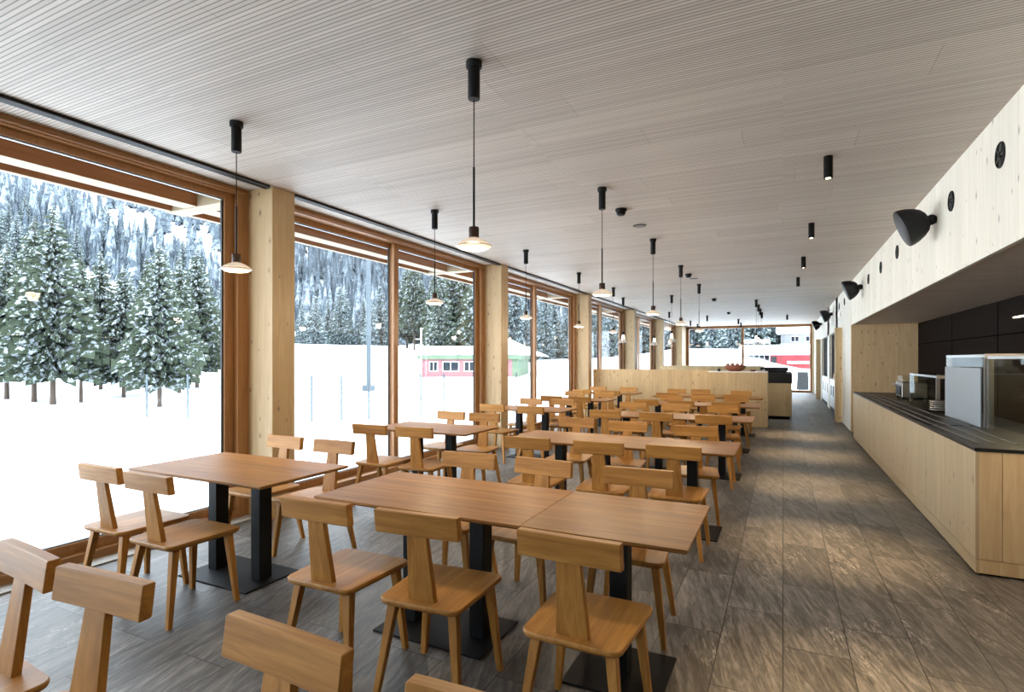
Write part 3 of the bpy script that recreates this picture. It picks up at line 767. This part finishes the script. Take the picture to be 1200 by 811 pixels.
CH = [
 ('F', [(-2.55, -2.145, .99, .955), (-2.074, -1.66, .945, .974), (-1.276, -.884, .958, .940), (-.69, -.28, .92, .93)]),
 ('L1n', [(-4.003, -3.598, 1.930, 1.935), (-3.466, -3.073, 1.905, 1.907)]), ('L1f', [(-4.057, -3.604, 3.405, 3.385), (-3.476, -3.075, 3.39, 3.391)]),
 ('C1n', [(-2.165, -1.768, 1.896, 1.903), (-1.607, -1.21, 1.912, 1.940), (-.919, -.52, 1.925, 1.918)]), ('C1f', [(-2.174, -1.785, 3.338, 3.360), (-1.622, -1.208, 3.36, 3.335), (-.979, -.582, 3.305, 3.32)]),
 ('L2n', [(-3.944, -3.557, 4.355, 4.372), (-3.395, -3.02, 4.36, 4.385)]), ('L2f', [(-3.98, -3.56, 5.95, 5.925), (-3.467, -3.08, 5.90, 5.915)]),
 ('C2n', [(-2.131, -1.747, 4.225, 4.235), (-1.52, -1.13, 4.246, 4.258), (-.941, -.556, 4.289, 4.294)]), ('C2f', [(-2.28, -1.87, 5.88, 5.89), (-1.676, -1.274, 5.79, 5.80), (-.978, -.56, 5.66, 5.70)]),
 ('L3n', [(-4.02, -3.616, 7.12, 7.10), (-3.365, -2.955, 7.02, 6.99)]), ('L3f', [(-4.025, -3.615, 8.54, 8.50), (-3.494, -3.083, 8.62, 8.63)]),
 ('C3n', [(-2.262, -1.878, 6.94, 6.94), (-1.596, -1.208, 6.868, 6.86), (-.924, -.535, 6.83, 6.84)]), ('C3f', [(-2.263, -1.869, 8.43, 8.44), (-1.616, -1.21, 8.38, 8.36), (-.975, -.565, 8.38, 8.42)]),
 ('L4n', [(-3.984, -3.564, 9.30, 9.28), (-3.421, -3.02, 9.25, 9.25)]), ('L4f', [(-4.11, -3.705, 10.93, 10.93), (-3.44, -3.02, 10.84, 10.83)]),
 ('C4n', [(-2.234, -1.835, 9.14, 9.15), (-1.66, -1.26, 9.08, 9.09), (-.99, -.59, 9.04, 9.05)]), ('C4f', [(-2.05, -1.65, 10.50, 10.52), (-1.505, -1.10, 10.54, 10.56), (-.95, -.545, 10.60, 10.61)]),
 ('L5n', [(-4.16, -3.75, 11.53, 11.52), (-3.455, -3.05, 11.33, 11.33)]), ('L5f', [(-4.235, -3.83, 12.98, 12.98), (-3.49, -3.08, 12.97, 12.96)]),
 ('C5n', [(-2.25, -1.855, 11.10, 11.12), (-1.575, -1.165, 11.10, 11.10), (-1.0, -.60, 11.06, 11.08)]), ('C5f', [(-2.335, -1.93, 12.74, 12.74), (-1.83, -1.43, 12.78, 12.79), (-.99, -.588, 12.55, 12.54)]),
]
for code, lst in CH:
    for i, (x0, x1, y0, y1) in enumerate(lst):
        if code == 'F':
            lb = ('oak chair cut off by the left edge of the photo, backrest turned up front', 'oak chair near the lower left corner, slanting backrest and post in view',
                  'oak chair at the bottom edge in front of the long table, left of two', 'oak chair lowest at the bottom edge, only its rail showing')[i]
            put_chair(x0, x1, y0, y1, False, lb, 'oak chairs at the front edge'); continue
        row = rown[int(code[1])-1]; near = code[2] == 'n'
        side = 'back to the camera' if near else 'facing the camera'
        if code[0] == 'L':
            lb = 'oak chair at the %s window table, %s, %s' % (row, side, ('next to the glass', 'towards the room centre')[i])
        else:
            lb = 'oak chair at the %s centre tables, %s, %s' % (row, side, ('window end', 'middle seat', 'aisle end')[i])
        put_chair(x0, x1, y0, y1, near, lb, 'oak T back dining chairs')

# ------------------------------------------------------------------ outside: canopy
e = empty('canopy', (0, 0, 0), 0, 'timber roof overhang outside the windows', 'canopy', None, 'structure')
ZC = 3.07
MB().box(-6.4, XW-.2, YN-2, YF+2, ZC+.42, ZC+.5).build('roof_deck', 'beam_pale', e)
MB().box(-6.6, XW-.0, YN-2, YF+2, ZC+.5, ZC+.85, .1).build('roof_snow', 'snow', e)
for k, (xa, xb, mt) in enumerate(((-5.59, -5.39, 'beam'), (-5.87, -5.80, 'beam'))):
    for y0, y1 in zip([YN-2]+[c+.0 for c in COLY], COLY+[YF+2]):
        MB().box(xa, xb, y0+(.2 if y0 > -4 else 0), y1-.0, ZC+.004, ZC+.42).build('roof_beam', mt, e)
        MB().box(xa, xb, y0+(.2 if y0 > -4 else 0), y1-.0, ZC, ZC+.004).build('beam_underside_light_tint', 'beam_pale', e)  # thin paler sheet: snow light from below painted onto the brown beam
for y in COLY: MB().box(-5.90, XW-.2, y, y+.2, ZC-.005, ZC+.4).build('cross_beam', 'beam_pale', e)
struct('wall_outer', MB().box(XW-.2, XW-.16, YN, YF, H-.02, H+.45), 'beam', 'outer fascia above the windows', 'wall')

# ------------------------------------------------------------------ outside: ground, forest, houses
def P(px, d, z=0.0):
    u = (px-600)/FP*d; return Vector((CT*u-ST*d, ST*u+CT*d, z))
def du(x, y): return (-ST*x+CT*y, CT*x+ST*y)
def lerp(t, pts):
    if t <= pts[0][0]: return pts[0][1]
    for (a, va), (b, vb) in zip(pts, pts[1:]):
        if t <= b: return va+(vb-va)*(t-a)/(b-a)
    return pts[-1][1]
def sst(a, b, t):
    t = max(0, min(1, (t-a)/(b-a))); return t*t*(3-2*t)
BANK = [(-400, 3.3), (250, 3.2), (470, 3.1), (560, 1.4), (640, 1.5), (700, 1.6), (790, 2.7), (880, 2.6), (940, 1.4), (1100, 1.4)]
def ground(x, y):
    d, u = du(x, y); r = math.hypot(x, y)
    px = 600+FP*u/max(d, 1)
    if d < 1: px = -400 if u < 0 else 1100
    b = lerp(px, BANK)
    h = -.32+(b+.32)*sst(lerp(px, [(465, 26), (490, 57), (720, 50), (800, 30)]), lerp(px, [(465, 66), (490, 80), (720, 72), (800, 62)]), r)+.25*noise.noise(Vector((x*.07, y*.07, 0)))*sst(8, 30, r)
    if r > 100:
        k = r-100
        h += .43*k*sst(0, 70, k)+8*noise.noise(Vector((x*.012, y*.012, 3)))*sst(0, 120, k)
    return h
b = bmesh.new(); NR, NA = 90, 130; grid = []
for i in range(NR+1):
    r = 4.2+(640-4.2)*(i/NR)**2.3; row = []
    for j in range(NA+1):
        a = R(-30)+TH+R(62)-R(150)*0+0
        ang = R(205)-R(150)*j/NA          # compass angle, covers window side and far end
        x, y = r*math.cos(ang), r*math.sin(ang)
        row.append(b.verts.new((x, y, ground(x, y))))
    grid.append(row)
for i in range(NR):
    for j in range(NA): b.faces.new((grid[i][j], grid[i+1][j], grid[i+1][j+1], grid[i][j+1]))
# drop whatever would lie under the building
def inside(f):
    c = f.calc_center_median(); return c.x > XW-.1 and c.y < YF-.1
s = MB(); 
bmesh.ops.delete(b, geom=[f for f in b.faces if all(v.co.x > XW-.15 and v.co.y < YF+.0 for v in f.verts)], context='FACES')
for v in b.verts:
    if v.co.x > XW-.5 and v.co.y < YF+.4: v.co.z = min(v.co.z, -.14)
bmesh.ops.recalc_face_normals(b, faces=b.faces)
s.merge(b)
g = s.build('ground', 'snow', None, True); tag(g, 'snow covered field and mountainside outside', 'ground', None, 'structure')

def spruce(n_wh, n_br, seed, hh=1.0, rad=.2, mat='needles', lobes=True, trunk=.12):
    q = random.Random(seed); b = bmesh.new()
    for k in range(n_wh):
        t = k/(n_wh-1); z = trunk+(1-trunk)*t**.92
        L0 = rad*((1-t)**.85+.03)
        if t < .12: L0 *= .72+2.2*t
        nb = max(4, int(n_br*(1-t*.5)))
        for i in range(nb):
            a = 2*math.pi*(i+q.random()*.8)/nb+k*1.3; L = L0*q.uniform(.75, 1.18); zz = z+q.uniform(-.012, .012)
            ca, sa = math.cos(a), math.sin(a)
            droop = q.uniform(.25, .55)
            def pt(s_, w_, lift=0): 
                rr_ = L*s_; return b.verts.new((ca*rr_-sa*w_*L, sa*rr_+ca*w_*L, zz-droop*L*s_**1.4+lift*L+.10*L*(s_ > .85)))
            prof = [(.0, .02), (.22, .075), (.45, .115), (.62, .08), (.80, .075), (1.0, .012)]
            prev = None
            for m_, (s_, w_) in enumerate(prof):
                w1 = w_*q.uniform(.7, 1.25); w2 = w_*q.uniform(.7, 1.25)
                lo = -.10*(1+.8*(m_ % 2))
                cur = (pt(s_, -w1, lo-w1*.5), pt(s_, 0, .02), pt(s_, w2, lo-w2*.5))
                if prev:
                    b.faces.new((prev[0], cur[0], cur[1], prev[1])); b.faces.new((prev[1], cur[1], cur[2], prev[2]))
                prev = cur
    me = bpy.data.meshes.new('spruce_crown'); b.to_mesh(me); b.free(); me.materials.append(M[mat])
    return me
def trunk_mesh(rad=.012):
    s = MB().lathe([(rad, -.04), (rad*.9, .12), (rad*.6, .5), (rad*.1, .98)], 8)
    me = bpy.data.meshes.new('trunk'); s.bm.to_mesh(me); s.bm.free(); me.materials.append(M['bark']); return me
def cone_tree(bm_, x, y, z, h, r, q, layers=4, n=7):
    for k in range(layers):
        z0 = z+h*(.08+.22*k*4/layers); z1 = z0+h*(.42 if k < layers-1 else .30); rr_ = r*(1-.21*k*4/layers); off = q.random()*6
        top = bm_.verts.new((x, y, z1)); mid = []
        base = [bm_.verts.new((x+rr_*(1.15 if i % 2 else .72)*math.cos(off+2*math.pi*i/n), y+rr_*(1.15 if i % 2 else .72)*math.sin(off+2*math.pi*i/n), z0-(.05*h if i % 2 else -.03*h))) for i in range(n)]
        for i in range(n): bm_.faces.new((base[i], base[(i+1) % n], top))
TM = trunk_mesh()
NEAR = [spruce(42, 16, s_, rad=r_, mat='needles', trunk=tk) for s_, r_, tk in ((1, .175, .22), (2, .20, .19), (3, .155, .25))]
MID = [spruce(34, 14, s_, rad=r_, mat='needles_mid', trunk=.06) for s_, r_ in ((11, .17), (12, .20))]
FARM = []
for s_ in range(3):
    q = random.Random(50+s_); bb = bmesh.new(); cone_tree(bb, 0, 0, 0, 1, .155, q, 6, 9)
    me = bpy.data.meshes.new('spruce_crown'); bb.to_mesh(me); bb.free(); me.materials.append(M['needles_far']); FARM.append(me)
def put_tree(crown, x, y, h, label, group=None, wide=1.0, trunk=True):
    z = ground(x, y)-.05
    o = empty('spruce_tree', (x, y, z), rng.uniform(0, 6), label, 'tree', group); o.scale = (h*wide, h*wide, h)
    c = bpy.data.objects.new('crown', crown); COL.objects.link(c); c.parent = o
    if trunk:
        t = bpy.data.objects.new('trunk', TM); COL.objects.link(t); t.parent = o
    return o
def put_tree_simple(crown, x, y, h, label, group):
    o = bpy.data.objects.new('spruce_tree', crown); COL.objects.link(o); o.location = (x, y, ground(x, y)-.3); o.rotation_euler = (0, 0, rng.uniform(0, 6)); o.scale = (h, h, h)
    tag(o, label, 'tree', group); return o
near_list = [  # px of the stem, distance, top row in the photo, crown, label
 (8, 23, 283, 1, 'snowy spruce at the far left edge of the first window'),
 (40, 22.5, 250, 0, 'tall snowy spruce, left of the highest pair outside the first window'),
 (62, 22, 236, 1, 'tallest snowy spruce in the clump outside the first window'),
 (95, 23, 296, 2, 'slim snowy spruce right of the tallest spruce outside the first window'),
 (118, 27, 290, 0, 'snowy spruce in the gap at the middle of the clump outside the first window'),
 (145, 25, 308, 1, 'shorter snowy spruce right of the clump middle outside the first window'),
 (172, 27, 296, 2, 'snowy spruce half hidden behind the broad right hand spruce'),
 (187, 22, 280, 1, 'broad snow laden spruce on the right of the clump outside the first window'),
 (210, 27, 296, 0, 'snowy spruce between the broad spruce and the rightmost spruce'),
 (231, 29, 289, 1, 'rightmost snowy spruce of the clump outside the first window')]
for px, d, ty, k, lb in near_list:
    p = P(px, d); h = EYE+(421.5-ty)*d/FP-ground(p.x, p.y)
    put_tree(NEAR[k], p.x, p.y, h, lb, 'spruces outside the first window', (1.05, 1.15, .9)[k])
tall = []
q = random.Random(5)
def belt(px0, px1, n, d0, d1, h0, h1):
    for i in range(n):
        px = px0+(px1-px0)*(i+.5+q.uniform(-.35, .35))/n; tall.append((px, q.uniform(d0, d1), q.uniform(h0, h1)))
belt(235, 470, 17, 70, 82, 6.5, 10.5)
belt(474, 566, 11, 68, 84, 11, 15)
belt(590, 790, 26, 68, 92, 7.5, 13)
belt(795, 905, 20, 58, 80, 9, 13)
belt(-30, 235, 22, 74, 92, 8, 11)
belt(-60, 250, 30, 95, 135, 9, 12)
for i, (px, d, h) in enumerate(tall):
    p = P(px, d)
    zone = 'behind the snow bank outside the first window' if px < 250 else 'behind the snow bank outside the second window' if px < 474 else 'above and behind the red house' if px < 566 else 'outside the windows beyond the partition' if px < 792 else 'outside the far window'
    put_tree((NEAR if 474 < px < 570 else MID)[i % 2], p.x, p.y, h, 'snow dusted spruce in the tree belt '+zone, 'spruces '+zone, q.uniform(.95, 1.2))
hill = []
while len(hill) < 6600:
    px = q.uniform(-60, 800) if q.random() < .93 else q.uniform(800, 960)
    d = 118/(1-.80*q.random()); p = P(px, d); x, y = p.x, p.y
    z = ground(x, y); row = 421.5-FP*(z-EYE)/d
    band = row-(201+.37*px)                      # open snowy run on the mountainside
    if px < 330 and -13 < band < 38 and q.random() < .9: continue
    if px < 300 and band < -13 and q.random() < .45: continue
    if row < 130: continue
    hill.append((d, x, y, q.uniform(6, 10.5)))
hill.sort(key=lambda t: t[0]/t[3])
NI = 185
for i, (d, x, y, h) in enumerate(hill[:NI]):
    put_tree_simple(FARM[i % 3], x, y, h, 'snowy haze tinted spruce standing in the forest on the lower mountainside', 'mountainside spruces')
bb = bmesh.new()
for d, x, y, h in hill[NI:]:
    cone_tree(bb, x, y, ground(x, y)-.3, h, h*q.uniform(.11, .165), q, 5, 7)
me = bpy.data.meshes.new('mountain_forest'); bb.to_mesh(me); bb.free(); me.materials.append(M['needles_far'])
o = bpy.data.objects.new('mountain_forest', me); COL.objects.link(o); tag(o, 'snowy haze tinted conifer forest covering the distant mountainside', 'forest', None, 'stuff')

# red house with green fascia
def house_window(x0, x1, z0, z1, y, par, axis='x'):
    w = .07
    f = MB()
    f.box(x0, x1, y-.05, y, z0, z0+w).box(x0, x1, y-.05, y, z1-w, z1).box(x0, x0+w, y-.05, y, z0+w, z1-w).box(x1-w, x1, y-.05, y, z0+w, z1-w)
    f.box((x0+x1)/2-.03, (x0+x1)/2+.03, y-.045, y, z0+w, z1-w)
    o = f.build('window', 'white', par)
    MB().box(x0+w, x1-w, y-.02, y-.01, z0+w, z1-w).build('pane', 'winglass', o)
d0 = 56.0
pL, pR = P(494, d0+1.5), P(607, d0-1)
zb = ground(*P(550, d0).xy)
ang = math.atan2(pR.y-pL.y, pR.x-pL.x); Lh = (pR-pL).length
e = empty('red_house', (pL.x, pL.y, -.2), ang, 'small red boarded house with green fascia and thick snow on its roof', 'house')
k = d0/FP
def zz(row): return EYE+(421.5-row)*k+.2
MB().box(0, Lh-.6, 0, 5, zz(447), zz(421)).build('wall', 'redwall', e)
MB().box(Lh-.6, Lh, 0, 5, zz(447), zz(421)).build('green_corner', 'greenfascia', e)
MB().box(-.35, Lh+.2, -.3, 5.3, zz(421), zz(416.5)).build('fascia', 'greenfascia', e)
sn = MB().box(-.5, Lh+.45, -.45, 5.5, zz(416.8), zz(405.5), .35)
sn.build('roof_snow', 'snow', e, True)
gb = MB()
ga, gz = Lh*.47, zz(406)
gb.hull([(ga, .8, gz-.3), (Lh+2.2, .8, gz-1.0), (Lh*.78, .8, zz(395))], [(ga, 5.2, gz-.3), (Lh+2.2, 5.2, gz-1.0), (Lh*.78, 5.2, zz(395))])
gb.build('gable_snow', 'snow', e)
for a, b_ in ((.085, .175), (.225, .40), (.452, .56), (.70, .80)): house_window(Lh*a, Lh*b_, zz(435.5), zz(423.5), 0, e)
# house and sheds at the far end
d1 = 44.0; k = d1/FP
pL, pR = P(902, d1+1), P(962, d1-1); ang = math.atan2(pR.y-pL.y, pR.x-pL.x); Lh = (pR-pL).length
e = empty('red_shed', (pL.x, pL.y, -.3), ang, 'bright red shed under a deep snow roof outside the far window', 'shed')
def z1_(row): return EYE+(421.5-row)*k+.3
MB().box(0, Lh, 0, 5, 0, z1_(416)).build('wall', 'red2', e)
MB().box(-2.4, Lh+.3, -.6, 5.6, z1_(416), z1_(404), .38).build('roof_snow', 'snow', e, True)
MB().box(Lh*.35, Lh*.8, -.08, 0, z1_(426.5), z1_(423)).build('window', 'greywall', e)
MB().box(.1, .5, -.06, 0, z1_(428), z1_(418), .01).build('door', 'anthracite', e)
d2 = 60.0; k = d2/FP
pL, pR = P(915, d2), P(968, d2-2); ang = math.atan2(pR.y-pL.y, pR.x-pL.x); Lh = (pR-pL).length
e = empty('grey_chalet', (pL.x, pL.y, -.3), ang, 'pale grey wooden building behind the red shed', 'house')
def z2_(row): return EYE+(421.5-row)*k+.3
MB().box(0, Lh, 0, 6, 0, z2_(392)).build('wall', 'greywall', e)
MB().box(-.5, Lh+.5, -.9, 6.5, z2_(392), z2_(383), .25).build('roof_snow', 'snow', e, True)
house_window(Lh*.22, Lh*.42, z2_(401), z2_(394), 0, e); house_window(Lh*.55, Lh*.75, z2_(401), z2_(394), 0, e)
MB().box(0, Lh, -.9, 0, z2_(404), z2_(402.5)).build('balcony', 'greywall', e)

# mast, poles, fence, board
p = P(432, 30); z = ground(p.x, p.y)
e = empty('floodlight_mast', (p.x, p.y, z), 0, 'tall grey floodlight mast standing on the snow field', 'mast')
MB().lathe([(.14, 0), (.13, 3), (.10, 8.4), (0, 8.4)], 14).build('pole', 'galv', e, True)
MB().box(-.26, .26, -.24, .24, 0, .32, .02).build('base_box', 'galv', e)
MB().box(-.8, .8, -.06, .06, 8.3, 8.42, .01).build('crossbar', 'galv', e)
for x in (-.65, -.2, .25, .65): MB().box(x-.16, x+.16, -.16, .10, 8.42, 8.72, .03).build('floodlight', 'galv', e)
p = P(493.5, 48); z = ground(p.x, p.y)
e = empty('flag_pole', (p.x, p.y, z), 0, 'thin pale pole in front of the red house', 'pole')
MB().lathe([(.07, 0), (.05, 4.6), (0, 4.6)], 10).build('pole', 'white', e, True)
MB().box(-.6, .0, -.02, .02, 3.6, 3.66).build('arm', 'white', e)
fe = []
for k_, px in enumerate((172, 220, 365, 400, 432, 461, 493, 520, 605)):
    d = lerp(px, [(172, 17.5), (365, 16), (605, 19)])
    fe.append(P(px, d))
e = empty('wire_fence', (0, 0, 0), 0, 'thin wire fence with slim posts across the snow field', 'fence')
for pp in fe:
    z = ground(pp.x, pp.y); s = MB().lathe([(.028, 0), (.028, 1.35), (0, 1.36)], 8, (pp.x, pp.y, z)); s.build('post', 'galv', e)
for zz_ in (.55, .95):
    MB().tube([(pp.x, pp.y, ground(pp.x, pp.y)+zz_) for pp in fe], .010, 4).build('wire', 'galv', e)
p = P(941, 29.5); 
e = empty('pavement_sign', (p.x, p.y+.35, -.15), R(12), 'dark folding board standing outside the far window', 'sign board')
for sg in (-1, 1):
    MB().box(-.26, .26, -.015, .015, .0, .98, .004, Matrix.Translation((0, sg*.17, .02)) @ Matrix.Rotation(sg*R(9), 4, 'X')).build('panel', 'anthracite', e)
p = P(886.5, 42); z = ground(p.x, p.y)
e = empty('snowy_rack', (p.x, p.y, z), ang, 'pale metal rack with upright bars beside the red shed', 'rack')
for i in range(6): MB().box(-.9+.36*i-.03, -.9+.36*i+.03, -.03, .03, 0, 1.75).build('bar', 'alu', e)
MB().box(-.95, .95, -.05, .05, 1.7, 1.78).build('top_rail', 'alu', e)
MB().box(-.95, .95, -.12, .12, 1.78, 2.0, .08).build('snow_cap', 'snow', e)

# ------------------------------------------------------------------ light, camera
wd = bpy.data.worlds.new('overcast_sky'); sc.world = wd; wd.use_nodes = True
nt = wd.node_tree; bg = nt.nodes['Background']
bg.inputs[0].default_value = (.80, .90, 1.0, 1); bg.inputs[1].default_value = 1.0

cam = bpy.data.cameras.new('camera'); co = bpy.data.objects.new('camera', cam); COL.objects.link(co)
co.location = (0, 0, EYE); co.rotation_euler = (R(90), 0, TH)
cam.sensor_width = 36; cam.lens = FP*36/1200; cam.shift_y = 16/1200; cam.clip_start = .05; cam.clip_end = 1500
sc.camera = co
vs = sc.view_settings; vs.view_transform = 'Standard'; vs.look = 'None'; vs.gamma = 1; vs.use_curve_mapping = False
vs.exposure = 3.2
cy = sc.cycles
cy.use_denoising = True
cy.max_bounces = 12; cy.diffuse_bounces = 6; cy.glossy_bounces = 4; cy.transparent_max_bounces = 16; cy.transmission_bounces = 8
cy.sample_clamp_indirect = 6; cy.caustics_reflective = False; cy.caustics_refractive = False
